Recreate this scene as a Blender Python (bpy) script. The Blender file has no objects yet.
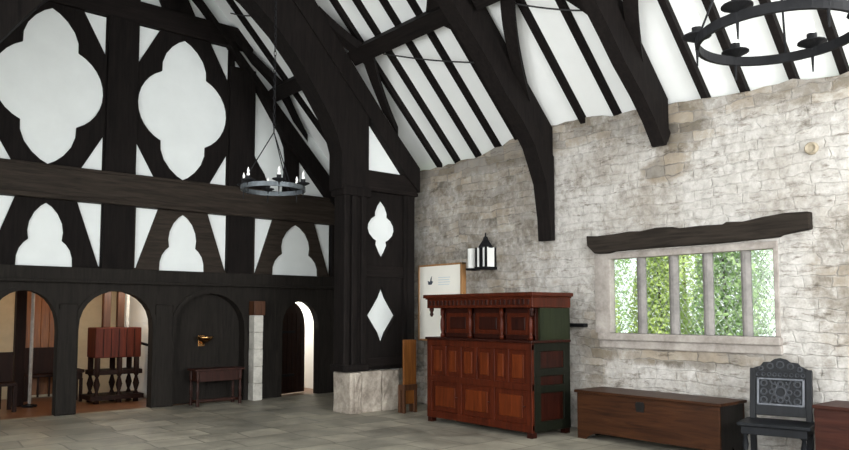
import bpy, bmesh, math, random
from mathutils import Vector, Matrix
random.seed(7)
C = bpy.context.scene.collection
PI = math.pi

# ------------------------------------------------------------------ materials
def new_mat(name):
    m = bpy.data.materials.new(name); m.use_nodes = True
    nt = m.node_tree; b = nt.nodes['Principled BSDF']
    return m, nt, b

def ramp(nt, fac, stops):
    r = nt.nodes.new('ShaderNodeValToRGB')
    el = r.color_ramp.elements
    while len(el) < len(stops): el.new(0.5)
    for e, (p, c) in zip(el, stops):
        e.position = p; e.color = (*c, 1) if len(c) == 3 else c
    nt.links.new(fac, r.inputs[0]); return r.outputs[0]

def texco(nt, scale=(1, 1, 1)):
    t = nt.nodes.new('ShaderNodeTexCoord'); m = nt.nodes.new('ShaderNodeMapping')
    m.inputs['Scale'].default_value = scale
    nt.links.new(t.outputs['Object'], m.inputs[0]); return m.outputs[0]

def noise(nt, vec, scale, detail=5, rough=0.6, dist=0):
    n = nt.nodes.new('ShaderNodeTexNoise'); n.inputs['Scale'].default_value = scale
    n.inputs['Detail'].default_value = detail; n.inputs['Roughness'].default_value = rough
    n.inputs['Distortion'].default_value = dist
    nt.links.new(vec, n.inputs['Vector']); return n.outputs['Fac']

def mixc(nt, fac, a, b, mode='MIX'):
    n = nt.nodes.new('ShaderNodeMix'); n.data_type = 'RGBA'; n.blend_type = mode
    for s, v in ((0, fac), (6, a), (7, b)):
        if hasattr(v, 'is_linked'): nt.links.new(v, n.inputs[s])
        elif s == 0: n.inputs[0].default_value = v
        else: n.inputs[s].default_value = (*v, 1)
    return n.outputs[2]

def bump(nt, b, h, strength, dist=0.02):
    n = nt.nodes.new('ShaderNodeBump'); n.inputs['Strength'].default_value = strength
    n.inputs['Distance'].default_value = dist
    nt.links.new(h, n.inputs['Height']); nt.links.new(n.outputs[0], b.inputs['Normal'])

def math_n(nt, op, a, b=None, clamp=False):
    n = nt.nodes.new('ShaderNodeMath'); n.operation = op; n.use_clamp = clamp
    for i, v in enumerate((a, b)):
        if v is None: continue
        if hasattr(v, 'is_linked'): nt.links.new(v, n.inputs[i])
        else: n.inputs[i].default_value = v
    return n.outputs[0]

def wood(name, dark, light, rough=0.45, grain=(14, 14, 1.2), bstr=0.25, spec=0.5):
    m, nt, b = new_mat(name)
    v = texco(nt, grain)
    n1 = noise(nt, v, 1.6, 6, 0.65, 0.6)
    c = ramp(nt, n1, [(0.3, dark), (0.7, light)])
    nt.links.new(c, b.inputs['Base Color'])
    b.inputs['Roughness'].default_value = rough
    b.inputs['Specular IOR Level'].default_value = spec
    bump(nt, b, n1, bstr, 0.01); return m

def plain(name, col, rough=0.5, metal=0.0, var=0.12, scale=6, bstr=0.0):
    m, nt, b = new_mat(name)
    n = noise(nt, texco(nt), scale, 5)
    c = ramp(nt, n, [(0.3, tuple(x * (1 - var) for x in col)), (0.7, tuple(min(1, x * (1 + var)) for x in col))])
    nt.links.new(c, b.inputs['Base Color'])
    b.inputs['Roughness'].default_value = rough; b.inputs['Metallic'].default_value = metal
    if bstr: bump(nt, b, n, bstr, 0.01)
    return m

M = {}
M['timber'] = wood('blackened oak', (0.005, 0.0042, 0.004), (0.014, 0.011, 0.010), 0.75, spec=0.08)
M['timber_x'] = wood('blackened oak along hall', (0.005, 0.0042, 0.004), (0.014, 0.011, 0.010), 0.65, grain=(14, 1.2, 14), spec=0.08)
M['timber_h'] = wood('blackened oak horizontal', (0.006, 0.005, 0.0045), (0.016, 0.012, 0.011), 0.65, grain=(1.2, 14, 14), spec=0.08)
M['rail'] = wood('oak rail with painted light', (0.014, 0.0105, 0.008), (0.045, 0.034, 0.026), 0.65, grain=(1.0, 14, 12), spec=0.12)  # paler than the other oak: light falling on the rail painted in
M['board'] = wood('grey dark oak boards', (0.010, 0.0088, 0.0076), (0.024, 0.020, 0.017), 0.7, spec=0.1)
M['plaster'] = plain('white limewashed plaster', (0.83, 0.86, 0.85), 0.85, var=0.03, scale=2.5, bstr=0.05)
M['roofplaster'] = plain('white roof plaster', (0.87, 0.88, 0.87), 0.9, var=0.02, scale=3, bstr=0.04)
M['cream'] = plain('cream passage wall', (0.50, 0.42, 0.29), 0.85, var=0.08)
M['mahogany'] = wood('red brown polished oak', (0.024, 0.0044, 0.0018), (0.076, 0.0135, 0.0048), 0.36, spec=0.12)
M['mahogany_dark'] = wood('dark red brown polished oak', (0.010, 0.0028, 0.002), (0.030, 0.0065, 0.0035), 0.34, spec=0.14)
M['mahogany_panel'] = wood('orange brown panel', (0.042, 0.0075, 0.0022), (0.125, 0.025, 0.006), 0.36, spec=0.12)
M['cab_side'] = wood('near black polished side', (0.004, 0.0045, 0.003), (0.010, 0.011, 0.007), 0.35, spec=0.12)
M['cab_reflection'] = wood('side panel with painted olive reflection', (0.007, 0.009, 0.0035), (0.017, 0.021, 0.008), 0.45, spec=0.15)  # olive window reflection painted into the upper side panel's colour
M['chest'] = wood('brown chest oak', (0.014, 0.0052, 0.0025), (0.055, 0.020, 0.0075), 0.42, grain=(12, 1.0, 12), spec=0.12)
M['chest_end'] = wood('dark chest end', (0.003, 0.0025, 0.002), (0.009, 0.007, 0.006), 0.45, spec=0.2)
M['redchest'] = wood('red brown box oak', (0.02, 0.006, 0.004), (0.05, 0.015, 0.009), 0.45, grain=(12, 1.0, 12), spec=0.12)
M['chair'] = wood('black blue polished carved oak', (0.0035, 0.004, 0.005), (0.009, 0.010, 0.0125), 0.45, spec=0.15)
M['orange'] = wood('honey oak', (0.10, 0.033, 0.007), (0.25, 0.09, 0.021), 0.45, spec=0.3)
M['redbox'] = wood('brick red painted wood', (0.045, 0.010, 0.006), (0.11, 0.022, 0.011), 0.5, spec=0.12)
M['table'] = wood('dark red brown table wood', (0.014, 0.0045, 0.003), (0.042, 0.012, 0.007), 0.45, spec=0.25)
M['brown'] = wood('mid brown wood', (0.04, 0.015, 0.0065), (0.10, 0.04, 0.018), 0.5, spec=0.3)
M['darkbrown'] = wood('very dark brown wood', (0.009, 0.0045, 0.0035), (0.022, 0.009, 0.006), 0.55, spec=0.08)
M['iron'] = plain('black wrought iron', (0.008, 0.008, 0.009), 0.6, 0.0, 0.3, 20)
M['iron'].node_tree.nodes['Principled BSDF'].inputs['Specular IOR Level'].default_value = 0.1
M['steel'] = plain('grey wrought iron', (0.07, 0.08, 0.088), 0.5, 0.6, 0.3, 20)
M['brass'] = plain('aged brass', (0.55, 0.30, 0.12), 0.25, 1.0, 0.2, 8)
M['wax'] = plain('white candle', (0.85, 0.85, 0.82), 0.5, var=0.02)
M['paper'] = plain('cream white paper', (0.86, 0.83, 0.75), 0.7, var=0.015)
M['ink'] = plain('dark ink print', (0.05, 0.06, 0.08), 0.7)
M['inkpale'] = plain('pale blue ink print', (0.55, 0.62, 0.66), 0.7)
M['gilt'] = wood('thin golden wood', (0.25, 0.12, 0.04), (0.42, 0.22, 0.09), 0.4)
M['lead'] = plain('grey window lead', (0.32, 0.33, 0.33), 0.5, 0.3)
M['wire'] = plain('black cable', (0.012, 0.012, 0.012), 0.6)
M['bark'] = wood('bark', (0.05, 0.035, 0.02), (0.11, 0.08, 0.05), 0.9)

def stone_wall():
    m, nt, b = new_mat('whitewashed rubble stone')
    tc = nt.nodes.new('ShaderNodeTexCoord')
    sep = nt.nodes.new('ShaderNodeSeparateXYZ'); nt.links.new(tc.outputs['Object'], sep.inputs[0])
    # stone layout: u along the wall, v up; wobble both so courses are irregular
    v0 = texco(nt)
    w1 = noise(nt, v0, 1.3, 3); w2 = noise(nt, v0, 5.0, 3)
    wob = math_n(nt, 'ADD', math_n(nt, 'MULTIPLY', math_n(nt, 'SUBTRACT', w1, 0.5), 0.2),
                 math_n(nt, 'MULTIPLY', math_n(nt, 'SUBTRACT', w2, 0.5), 0.07))
    vv = math_n(nt, 'ADD', sep.outputs['Z'], wob)
    uu = math_n(nt, 'ADD', sep.outputs['Y'], math_n(nt, 'MULTIPLY', wob, 1.6))
    cmb = nt.nodes.new('ShaderNodeCombineXYZ'); nt.links.new(uu, cmb.inputs[0]); nt.links.new(vv, cmb.inputs[1])
    br = nt.nodes.new('ShaderNodeTexBrick'); nt.links.new(cmb.outputs[0], br.inputs['Vector'])
    br.inputs['Scale'].default_value = 1.0; br.inputs['Brick Width'].default_value = 0.40
    br.inputs['Row Height'].default_value = 0.125; br.inputs['Mortar Size'].default_value = 0.010
    br.inputs['Mortar Smooth'].default_value = 0.8; br.offset = 0.43; br.squash = 0.7; br.squash_frequency = 3
    br.inputs['Color1'].default_value = (0.15, 0.15, 0.15, 1); br.inputs['Color2'].default_value = (0.85, 0.85, 0.85, 1)
    br.inputs['Mortar'].default_value = (0.5, 0.5, 0.5, 1)
    bw = nt.nodes.new('ShaderNodeRGBToBW'); nt.links.new(br.outputs['Color'], bw.inputs[0])
    fine = noise(nt, texco(nt), 11, 8, 0.7)
    mid = noise(nt, texco(nt), 2.6, 6, 0.65, 0.4)
    # bare sandstone: greys, ochres and browns that differ from stone to stone
    tone = math_n(nt, 'ADD', math_n(nt, 'MULTIPLY', bw.outputs[0], 0.6), math_n(nt, 'MULTIPLY', mid, 0.4))
    bare = ramp(nt, tone, [(0.22, (0.115, 0.104, 0.09)), (0.38, (0.22, 0.185, 0.14)), (0.5, (0.27, 0.25, 0.225)), (0.62, (0.34, 0.285, 0.22)), (0.8, (0.40, 0.37, 0.32))])
    wash = ramp(nt, fine, [(0.28, (0.32, 0.30, 0.278)), (0.5, (0.48, 0.455, 0.425)), (0.66, (0.58, 0.555, 0.525))])
    # how much limewash survives: more towards the window end, less near the screen, gone along the top
    g = nt.nodes.new('ShaderNodeMapRange'); nt.links.new(sep.outputs['Y'], g.inputs[0])
    g.inputs[1].default_value = 6.3; g.inputs[2].default_value = 7.9; g.inputs[3].default_value = 1.05; g.inputs[4].default_value = 0.32
    t = nt.nodes.new('ShaderNodeMapRange'); nt.links.new(math_n(nt, 'ADD', sep.outputs['Z'], math_n(nt, 'MULTIPLY', mid, 0.5)), t.inputs[0])
    t.inputs[1].default_value = 4.12; t.inputs[2].default_value = 4.36; t.inputs[3].default_value = 0.0; t.inputs[4].default_value = 0.9
    amt = math_n(nt, 'SUBTRACT', g.outputs[0], t.outputs[0])
    # named bare patches: under the third truss foot, around the window; the band below the sill paints its shade
    def patch(y, z, ry, rz):
        dy = math_n(nt, 'DIVIDE', math_n(nt, 'SUBTRACT', sep.outputs['Y'], y), ry)
        dz = math_n(nt, 'DIVIDE', math_n(nt, 'SUBTRACT', sep.outputs['Z'], z), rz)
        d = math_n(nt, 'ADD', math_n(nt, 'MULTIPLY', dy, dy), math_n(nt, 'MULTIPLY', dz, dz))
        return math_n(nt, 'SUBTRACT', 1.0, d, True)
    for p, k in (((5.0, 3.45, 0.42, 0.2), 1.8), ((4.75, 3.85, 0.5, 0.35), 1.2), ((4.7, 1.05, 1.7, 0.16), 1.4), ((6.15, 1.15, 0.3, 0.7), 1.0),
                 ((2.9, 1.9, 0.5, 0.9), 0.8), ((2.9, 3.9, 0.9, 0.4), 0.5)):
        amt = math_n(nt, 'SUBTRACT', amt, math_n(nt, 'MULTIPLY', patch(*p), k))
    f = math_n(nt, 'ADD', amt, math_n(nt, 'MULTIPLY', math_n(nt, 'SUBTRACT', mid, 0.5), 2.3))
    f2 = math_n(nt, 'ADD', f, math_n(nt, 'MULTIPLY', math_n(nt, 'SUBTRACT', fine, 0.5), 1.5), True)
    col = mixc(nt, f2, bare, wash)
    joint = ramp(nt, math_n(nt, 'MULTIPLY', br.outputs['Fac'], noise(nt, texco(nt), 2.3, 6, 0.7)), [(0.46, (1, 1, 1)), (0.66, (0.58, 0.55, 0.51))])
    thick = math_n(nt, 'SUBTRACT', 1.0, math_n(nt, 'MULTIPLY', f2, 0.6))      # limewash fills the joints
    col = mixc(nt, thick, col, joint, 'MULTIPLY')
    dash = ramp(nt, noise(nt, texco(nt, (1.0, 2.2, 8.5)), 1.5, 6, 0.75, 0.3), [(0.34, (0.48, 0.45, 0.42)), (0.43, (1, 1, 1))])
    col = mixc(nt, 1.0, col, dash, 'MULTIPLY')
    blot = ramp(nt, noise(nt, texco(nt), 0.9, 7, 0.75, 0.5), [(0.38, (0.72, 0.69, 0.65)), (0.55, (1, 1, 1))])
    col = mixc(nt, 1.0, col, blot, 'MULTIPLY')
    nt.links.new(col, b.inputs['Base Color']); b.inputs['Roughness'].default_value = 0.9
    h = math_n(nt, 'ADD', math_n(nt, 'MULTIPLY', math_n(nt, 'SUBTRACT', 1.0, br.outputs['Fac']), 0.35), math_n(nt, 'MULTIPLY', fine, 0.9))
    h = math_n(nt, 'ADD', h, math_n(nt, 'MULTIPLY', bw.outputs[0], 0.35))
    bump(nt, b, h, 0.75, 0.03); return m
M['stone'] = stone_wall()

def dressed(name, lo, hi, sc=4):
    m, nt, b = new_mat(name)
    n1 = noise(nt, texco(nt), sc, 7, 0.65, 0.3); n2 = noise(nt, texco(nt), 22, 4)
    c = ramp(nt, math_n(nt, 'ADD', math_n(nt, 'MULTIPLY', n1, 0.75), math_n(nt, 'MULTIPLY', n2, 0.25)), [(0.32, lo), (0.66, hi)])
    nt.links.new(c, b.inputs['Base Color']); b.inputs['Roughness'].default_value = 0.85
    bump(nt, b, n2, 0.4, 0.01); return m
M['winstone'] = dressed('window sandstone', (0.19, 0.165, 0.145), (0.42, 0.38, 0.345))
M['mullion'] = dressed('shaded mullion stone', (0.13, 0.12, 0.115), (0.27, 0.25, 0.235))  # window stone darkened to paint the mullions' shadow side
M['plinth'] = dressed('plinth sandstone', (0.15, 0.12, 0.095), (0.50, 0.44, 0.37), 4)
M['palepier'] = dressed('pale pier stone', (0.36, 0.34, 0.30), (0.66, 0.63, 0.57))
M['ochre'] = dressed('ochre corbel stone', (0.24, 0.2, 0.14), (0.42, 0.36, 0.27))
M['oldoak'] = wood('weathered lintel oak', (0.009, 0.007, 0.0055), (0.036, 0.028, 0.022), 0.9, grain=(10, 0.9, 14), bstr=0.6, spec=0.15)

def flags():
    m, nt, b = new_mat('stone flags')
    v0 = texco(nt)
    w = nt.nodes.new('ShaderNodeTexNoise'); w.inputs['Scale'].default_value = 0.9; nt.links.new(v0, w.inputs['Vector'])
    va = nt.nodes.new('ShaderNodeVectorMath'); va.operation = 'MULTIPLY_ADD'
    nt.links.new(w.outputs['Color'], va.inputs[0]); va.inputs[1].default_value = (0.25, 0.25, 0); nt.links.new(v0, va.inputs[2])
    br = nt.nodes.new('ShaderNodeTexBrick'); nt.links.new(va.outputs[0], br.inputs['Vector'])
    br.inputs['Scale'].default_value = 1.0; br.inputs['Brick Width'].default_value = 0.85; br.inputs['Row Height'].default_value = 0.55
    br.inputs['Mortar Size'].default_value = 0.012; br.squash = 0.7; br.squash_frequency = 2; br.offset = 0.37
    br.inputs['Color1'].default_value = (0.195, 0.185, 0.155, 1); br.inputs['Color2'].default_value = (0.31, 0.29, 0.24, 1)
    br.inputs['Mortar'].default_value = (0.15, 0.14, 0.115, 1)
    n = noise(nt, v0, 1.7, 7, 0.65, 0.4); n2 = noise(nt, v0, 9, 5)
    tint = ramp(nt, n, [(0.3, (0.5, 0.49, 0.46)), (0.5, (0.95, 0.93, 0.89)), (0.7, (1.4, 1.36, 1.28))])
    col = mixc(nt, 1.0, br.outputs['Color'], tint, 'MULTIPLY')
    nt.links.new(col, b.inputs['Base Color'])
    r = ramp(nt, n, [(0.3, (0.42,) * 3), (0.7, (0.62,) * 3)]); nt.links.new(r, b.inputs['Roughness'])
    bump(nt, b, math_n(nt, 'SUBTRACT', n2, br.outputs['Fac']), 0.35, 0.01); return m
M['flags'] = flags()
M['woodfloor'] = wood('waxed red brown boards', (0.09, 0.034, 0.014), (0.21, 0.09, 0.04), 0.35, grain=(1.0, 9, 9))

def leaf_mat(name, lo, hi):
    m, nt, b = new_mat(name)
    oi = noise(nt, texco(nt), 2.2, 5)
    nt.links.new(ramp(nt, oi, [(0.35, lo), (0.65, hi)]), b.inputs['Base Color'])
    b.inputs['Roughness'].default_value = 0.5
    tr = nt.nodes.new('ShaderNodeBsdfTranslucent'); tr.inputs[0].default_value = (*hi, 1)
    mx = nt.nodes.new('ShaderNodeMixShader'); mx.inputs[0].default_value = 0.4
    nt.links.new(b.outputs[0], mx.inputs[1]); nt.links.new(tr.outputs[0], mx.inputs[2])
    nt.links.new(mx.outputs[0], nt.nodes['Material Output'].inputs[0]); return m
M['leaf'] = leaf_mat('yellow green leaves', (0.22, 0.34, 0.06), (0.60, 0.70, 0.26))
M['leaf2'] = leaf_mat('blue green leaves', (0.18, 0.33, 0.12), (0.46, 0.60, 0.30))
M['grass'] = plain('mown grass', (0.16, 0.26, 0.06), 0.9, var=0.3)

def glass():
    m, nt, b = new_mat('old window glass')
    t = nt.nodes.new('ShaderNodeBsdfTransparent'); t.inputs[0].default_value = (0.95, 0.98, 0.95, 1)
    g = nt.nodes.new('ShaderNodeBsdfGlossy'); g.inputs['Roughness'].default_value = 0.08
    mx = nt.nodes.new('ShaderNodeMixShader'); mx.inputs[0].default_value = 0.05
    nt.links.new(t.outputs[0], mx.inputs[1]); nt.links.new(g.outputs[0], mx.inputs[2])
    nt.links.new(mx.outputs[0], nt.nodes['Material Output'].inputs[0]); return m
M['glass'] = glass()

# ------------------------------------------------------------------ object helpers
WORLD = {}          # root -> world matrix, so that children may be modelled in hall coordinates
def tag(o, label=None, cat=None, group=None, kind=None):
    if label: o['label'] = label
    if cat: o['category'] = cat
    if group: o['group'] = group
    if kind: o['kind'] = kind
    return o

def thing(name, label, cat, loc, group=None, rotz=0.0):
    o = bpy.data.objects.new(name, None); C.objects.link(o)
    o.location = loc; o.rotation_euler = (0, 0, rotz); o.empty_display_size = 0.2
    WORLD[o.name] = Matrix.Translation(loc) @ Matrix.Rotation(rotz, 4, 'Z')
    return tag(o, label, cat, group)

def obj(name, bm, mat, parent=None, loc=None, bevel=0.0, smooth=False, local=False):
    me = bpy.data.meshes.new(name)
    bmesh.ops.recalc_face_normals(bm, faces=bm.faces)
    if smooth:
        for f in bm.faces: f.smooth = True
    o = None
    W = None
    if parent is not None and not local: W = WORLD[parent.name]
    if W is not None: bm.transform(W.inverted())
    if loc is not None and parent is None: bm.transform(Matrix.Translation(loc).inverted())
    bm.to_mesh(me); bm.free(); me.materials.append(mat)
    o = bpy.data.objects.new(name, me); C.objects.link(o)
    if parent is not None:
        o.parent = parent; WORLD[o.name] = WORLD[parent.name]
    elif loc is not None:
        o.location = loc; WORLD[o.name] = Matrix.Translation(loc)
    else: WORLD[o.name] = Matrix.Identity(4)
    if bevel:
        b = o.modifiers.new('bevel', 'BEVEL'); b.width = bevel; b.segments = 2; b.limit_method = 'ANGLE'
    return o

def struct(name, bm, mat, parent=None, **k):
    o = obj(name, bm, mat, parent, **k)
    if parent is None: o['kind'] = 'structure'
    return o

def B(): return bmesh.new()
def box(bm, x0, x1, y0, y1, z0, z1, mtx=None):
    vs = [bm.verts.new((x, y, z)) for x in (x0, x1) for y in (y0, y1) for z in (z0, z1)]
    for f in ((0, 1, 3, 2), (4, 6, 7, 5), (0, 4, 5, 1), (2, 3, 7, 6), (0, 2, 6, 4), (1, 5, 7, 3)):
        bm.faces.new([vs[i] for i in f])
    if mtx is not None: bmesh.ops.transform(bm, matrix=mtx, verts=vs)
    return bm

def prism(bm, pts, plane, d0, d1):
    """extruded outline; plane 'XZ' (depth Y), 'YZ' (depth X) or 'XY' (depth Z)"""
    def P(a, b, d): return {'XZ': (a, d, b), 'YZ': (d, a, b), 'XY': (a, b, d)}[plane]
    A = [bm.verts.new(P(a, b, d0)) for a, b in pts]; D = [bm.verts.new(P(a, b, d1)) for a, b in pts]
    n = len(pts)
    f1 = bm.faces.new(A); f2 = bm.faces.new(D[::-1])
    for i in range(n): bm.faces.new((A[i], D[i], D[(i + 1) % n], A[(i + 1) % n]))
    f1.normal_update(); f2.normal_update()
    bmesh.ops.triangulate(bm, faces=[f1, f2])
    return bm

def tube(bm, pts, r, seg=10, taper=None):
    pts = [Vector(p) for p in pts]; rings = []
    for i, p in enumerate(pts):
        d = (pts[min(i + 1, len(pts) - 1)] - pts[max(i - 1, 0)]).normalized()
        a = d.orthogonal().normalized() if not rings else (rings[-1][1] - d * rings[-1][1].dot(d)).normalized()
        b = d.cross(a); rr = r if taper is None else taper[i]
        rings.append(([bm.verts.new(p + (a * math.cos(t) + b * math.sin(t)) * rr) for t in [2 * PI * k / seg for k in range(seg)]], a))
    for (r0, _), (r1, _) in zip(rings, rings[1:]):
        for k in range(seg): bm.faces.new((r0[k], r0[(k + 1) % seg], r1[(k + 1) % seg], r1[k]))
    bm.faces.new(rings[0][0][::-1]); bm.faces.new(rings[-1][0]); return bm

def lathe(bm, prof, cx, cy, cz=0, seg=16):
    rings = [[bm.verts.new((cx + r * math.cos(2 * PI * k / seg), cy + r * math.sin(2 * PI * k / seg), cz + z)) for k in range(seg)] for r, z in prof]
    for a, b in zip(rings, rings[1:]):
        for k in range(seg): bm.faces.new((a[k], a[(k + 1) % seg], b[(k + 1) % seg], b[k]))
    bm.faces.new(rings[0][::-1]); bm.faces.new(rings[-1]); return bm

def plate(outer, holes, d0, d1, plane='XZ'):
    """board with shaped openings cut through it -> bmesh"""
    cu = bpy.data.curves.new('outline', 'CURVE'); cu.dimensions = '2D'; cu.fill_mode = 'BOTH'; cu.extrude = (d1 - d0) / 2
    for ring in [outer] + holes:
        s = cu.splines.new('POLY'); s.points.add(len(ring) - 1); s.use_cyclic_u = True
        for p, (a, b) in zip(s.points, ring): p.co = (a, b, 0, 1)
    o = bpy.data.objects.new('outline', cu); C.objects.link(o)
    dg = bpy.context.evaluated_depsgraph_get(); dg.update()
    me = bpy.data.meshes.new_from_object(o.evaluated_get(dg))
    bpy.data.objects.remove(o); bpy.data.curves.remove(cu)
    bm = bmesh.new(); bm.from_mesh(me); bpy.data.meshes.remove(me)
    c = (d0 + d1) / 2
    for v in bm.verts:
        a, b, d = v.co
        v.co = {'XZ': (a, c + d, b), 'YZ': (c + d, a, b)}[plane]
    bmesh.ops.remove_doubles(bm, verts=bm.verts, dist=0.0005)
    return bm

def copy_tree(o, parent=None):
    c = o.copy(); C.objects.link(c)
    if parent is not None: c.parent = parent
    for ch in list(o.children): copy_tree(ch, c)
    return c

# ------------------------------------------------------------------ hall dimensions (metres)
W = 8.3            # inner face of the window wall (x)
L = 12.45          # face of the timber end wall (y)
XL = -0.6          # opposite side wall
XC = 3.85          # ridge line
TAN = 1.05
def plz(x): return 4.42 + TAN * (W - x)          # underside of roof plaster
def rfz(x): return 4.24 + TAN * (W - x)          # underside of rafters
SL = math.atan(TAN)

# floor
struct('floor', box(B(), -1.5, 8.7, -3.0, 12.5, -0.12, 0), M['flags'])
struct('floor', box(B(), -0.6, 8.7, 12.5, 15.6, -0.12, 0.0), M['woodfloor'])

# stone window wall, uneven top, window opening cut out
top = [(-3, 4.2), (2.4, 4.15), (2.9, 4.16), (3.42, 4.21), (3.99, 4.21), (4.47, 4.25), (5.2, 4.28), (5.73, 4.31), (6.29, 4.37), (6.82, 4.39), (7.2, 4.36),
       (7.56, 4.33), (8.03, 4.25), (8.54, 4.17), (9.06, 4.17), (9.53, 4.15), (10.2, 4.15), (12.6, 4.2)]
def wall_top(y):
    for (a, za), (b, zb) in zip(top, top[1:]):
        if a <= y <= b: return za + (zb - za) * (y - a) / (b - a)
    return 4.2
WY0, WY1, WZ0, WZ1 = 3.62, 5.92, 1.33, 2.36
random.seed(3)
pts = [(-3.0, 0.0)]
y = -3.0
while y < 12.6:
    pts.append((y, wall_top(y) + random.uniform(-0.025, 0.02))); y += 0.16
pts += [(12.6, 4.2), (12.6, 0.0)]
struct('wall_right', plate(pts, [[(WY0, WZ0), (WY1, WZ0), (WY1, WZ1), (WY0, WZ1)]], W, W + 0.14, 'YZ'), M['stone'])

# other enclosing walls (outside the picture): opposite side wall with its window openings, rear gable with an added lamp opening
struct('wall_left', plate([(-3, 0), (12.6, 0), (12.6, 4.2), (-3, 4.2)],
       [[(a, 1.0), (a + 3.3, 1.0), (a + 3.3, 3.9), (a, 3.9)] for a in (-2.6, 1.2, 5.0)], XL - 0.4, XL, 'YZ'), M['plaster'])

struct('wall_rear', plate([(XL, 0), (W, 0), (W, plz(W)), (XC, plz(XC)), (XL, plz(W))], [[(2.2, 1.6), (7.0, 1.6), (7.0, 6.3), (2.2, 6.3)]], -3.1, -3.0), M['plaster'])  # unseen gable; opening added so the fill lamp reaches the hall
# roof plaster
x_e = 8.75
struct('ceiling', prism(B(), [(XC, plz(XC)), (x_e, plz(x_e)), (x_e, plz(x_e) + 0.1), (XC, plz(XC) + 0.1)], 'XZ', -3.0, 12.62), M['roofplaster'])
x_l = 2 * XC - x_e
struct('ceiling', prism(B(), [(x_l, plz(x_e)), (XC, plz(XC)), (XC, plz(XC) + 0.1), (x_l, plz(x_e) + 0.1)], 'XZ', -3.0, 12.62), M['roofplaster'])

# ------------------------------------------------------------------ timber end wall
def gable(y0, y1, z0):
    return prism(B(), [(XL, z0), (W, z0), (W, plz(W) + 0.02), (XC, plz(XC) + 0.02), (XL, plz(W) + 0.02)], 'XZ', y0, y1)
struct('wall_end', gable(L + 0.05, L + 0.13, 2.12), M['plaster'])

tf = thing('half_timbered_wall', 'black timber frame of the white end wall with quatrefoil panels over four low arches', 'timber frame', (XC, L, 0))
def bx(name, x0, x1, y0, y1, z0, z1, mat, parent, bev=0.012): return obj(name, box(B(), x0, x1, y0, y1, z0, z1), mat, parent, bevel=bev)
YF, YB = L - 0.07, L + 0.06      # posts and rails stand a little proud of the shaped boards
for x0, x1, z1 in ((-0.55, -0.1, 4.3), (1.42, 1.92, 6.6), (3.6, 4.1, 8.5), (5.78, 6.29, 6.2), (8.03, 8.29, 4.1)):
    bx('post', x0, x1, YF, YB, 2.1, z1, M['timber'], tf)
bx('tie_beam', 1.5, 6.22, YF - 0.01, YB, 6.56, 6.95, M['timber_h'], tf)
r = B(); box(r, XL, W, YF - 0.03, YB, 3.45, 3.90); box(r, XL, W, YF - 0.07, YB, 3.39, 3.46); box(r, XL, W, YF - 0.05, YB, 3.88, 3.93)
obj('rail', r, M['rail'], tf, bevel=0.01)
r = B(); box(r, XL, W, YF - 0.02, YB, 2.12, 2.33); box(r, XL, W, YF - 0.06, YB, 2.08, 2.13)
obj('door_head_beam', r, M['board'], tf, bevel=0.01)

def arc(cx, cz, r, a0, a1, n):
    return [(cx + r * math.cos(a0 + (a1 - a0) * i / n), cz + r * math.sin(a0 + (a1 - a0) * i / n)) for i in range(n + 1)]
def quatrefoil(xc, zc):
    tl = [(0.41, 0.62), (0.405, 0.78), (0.345, 0.95), (0.235, 1.10), (0.11, 1.21), (0, 1.27)]     # right half of the top lobe
    q = math.asin(0.62 / 0.68)
    right = [(0.13 + 0.68 * math.cos(a), 0.62 / math.sin(q) * math.sin(a)) for a in [-q + 2 * q * i / 12 for i in range(13)]]
    pts = right + tl[1:] + [(-x, z) for x, z in tl[::-1][1:]] + [(-x, z) for x, z in right[::-1][1:]]
    pts += [(-x, -z) for x, z in tl[1:]] + [(x, -z) for x, z in tl[::-1][1:-1]]
    out = []
    for p in pts:
        if not out or (abs(p[0] - out[-1][0]) + abs(p[1] - out[-1][1])) > 1e-4: out.append(p)
    return [(xc + x, zc + z) for x, z in out]
def trefoil_head(xc, sx=1.0):
    h = [(0.40, 2.33), (0.395, 2.48), (0.36, 2.60), (0.30, 2.69), (0.24, 2.745), (0.255, 2.88), (0.235, 3.02), (0.17, 3.17), (0.08, 3.28), (0, 3.335)]
    return [(xc + sx * x, z) for x, z in h] + [(xc - sx * x, z) for x, z in h[::-1][1:]]
def mirror(xc, tri): return [(xc + x, z) for x, z in tri], [(xc - x, z) for x, z in tri]

PF, PB = L, L + 0.07
for xc in (2.755, 4.935):
    holes = [quatrefoil(xc, 5.22)]
    for tri in ([(0.46, 6.56), (0.825, 6.56), (0.825, 5.88)], [(0.49, 3.93), (0.825, 3.93), (0.825, 4.53)]):
        holes += list(mirror(xc, tri))
    obj('quatrefoil_panel', plate([(xc - 0.95, 3.8), (xc + 0.95, 3.8), (xc + 0.95, 6.7), (xc - 0.95, 6.7)], holes, PF, PB), M['timber'], tf)
for xc, hw in ((2.765, 0.825), (4.965, 0.825), (7.19, 0.84)):
    holes = [trefoil_head(xc + (0.05 if xc > 7 else 0), 1.28 if xc > 7 else 1.02)]
    for s in (1, -1):
        holes.append([(xc + s * (0.44 if xc < 7 else 0.46), 3.40), (xc + s * hw, 3.40), (xc + s * hw, 2.36), (xc + s * (hw - 0.03), 2.36)])
    obj('arched_panel', plate([(xc - 0.95, 2.25), (xc + 0.95, 2.25), (xc + 0.95, 3.5), (xc - 0.95, 3.5)], holes, PF, PB), M['rail'] if xc > 4 else M['timber'], tf)  # right-hand bays use the rail oak with its painted light
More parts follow.
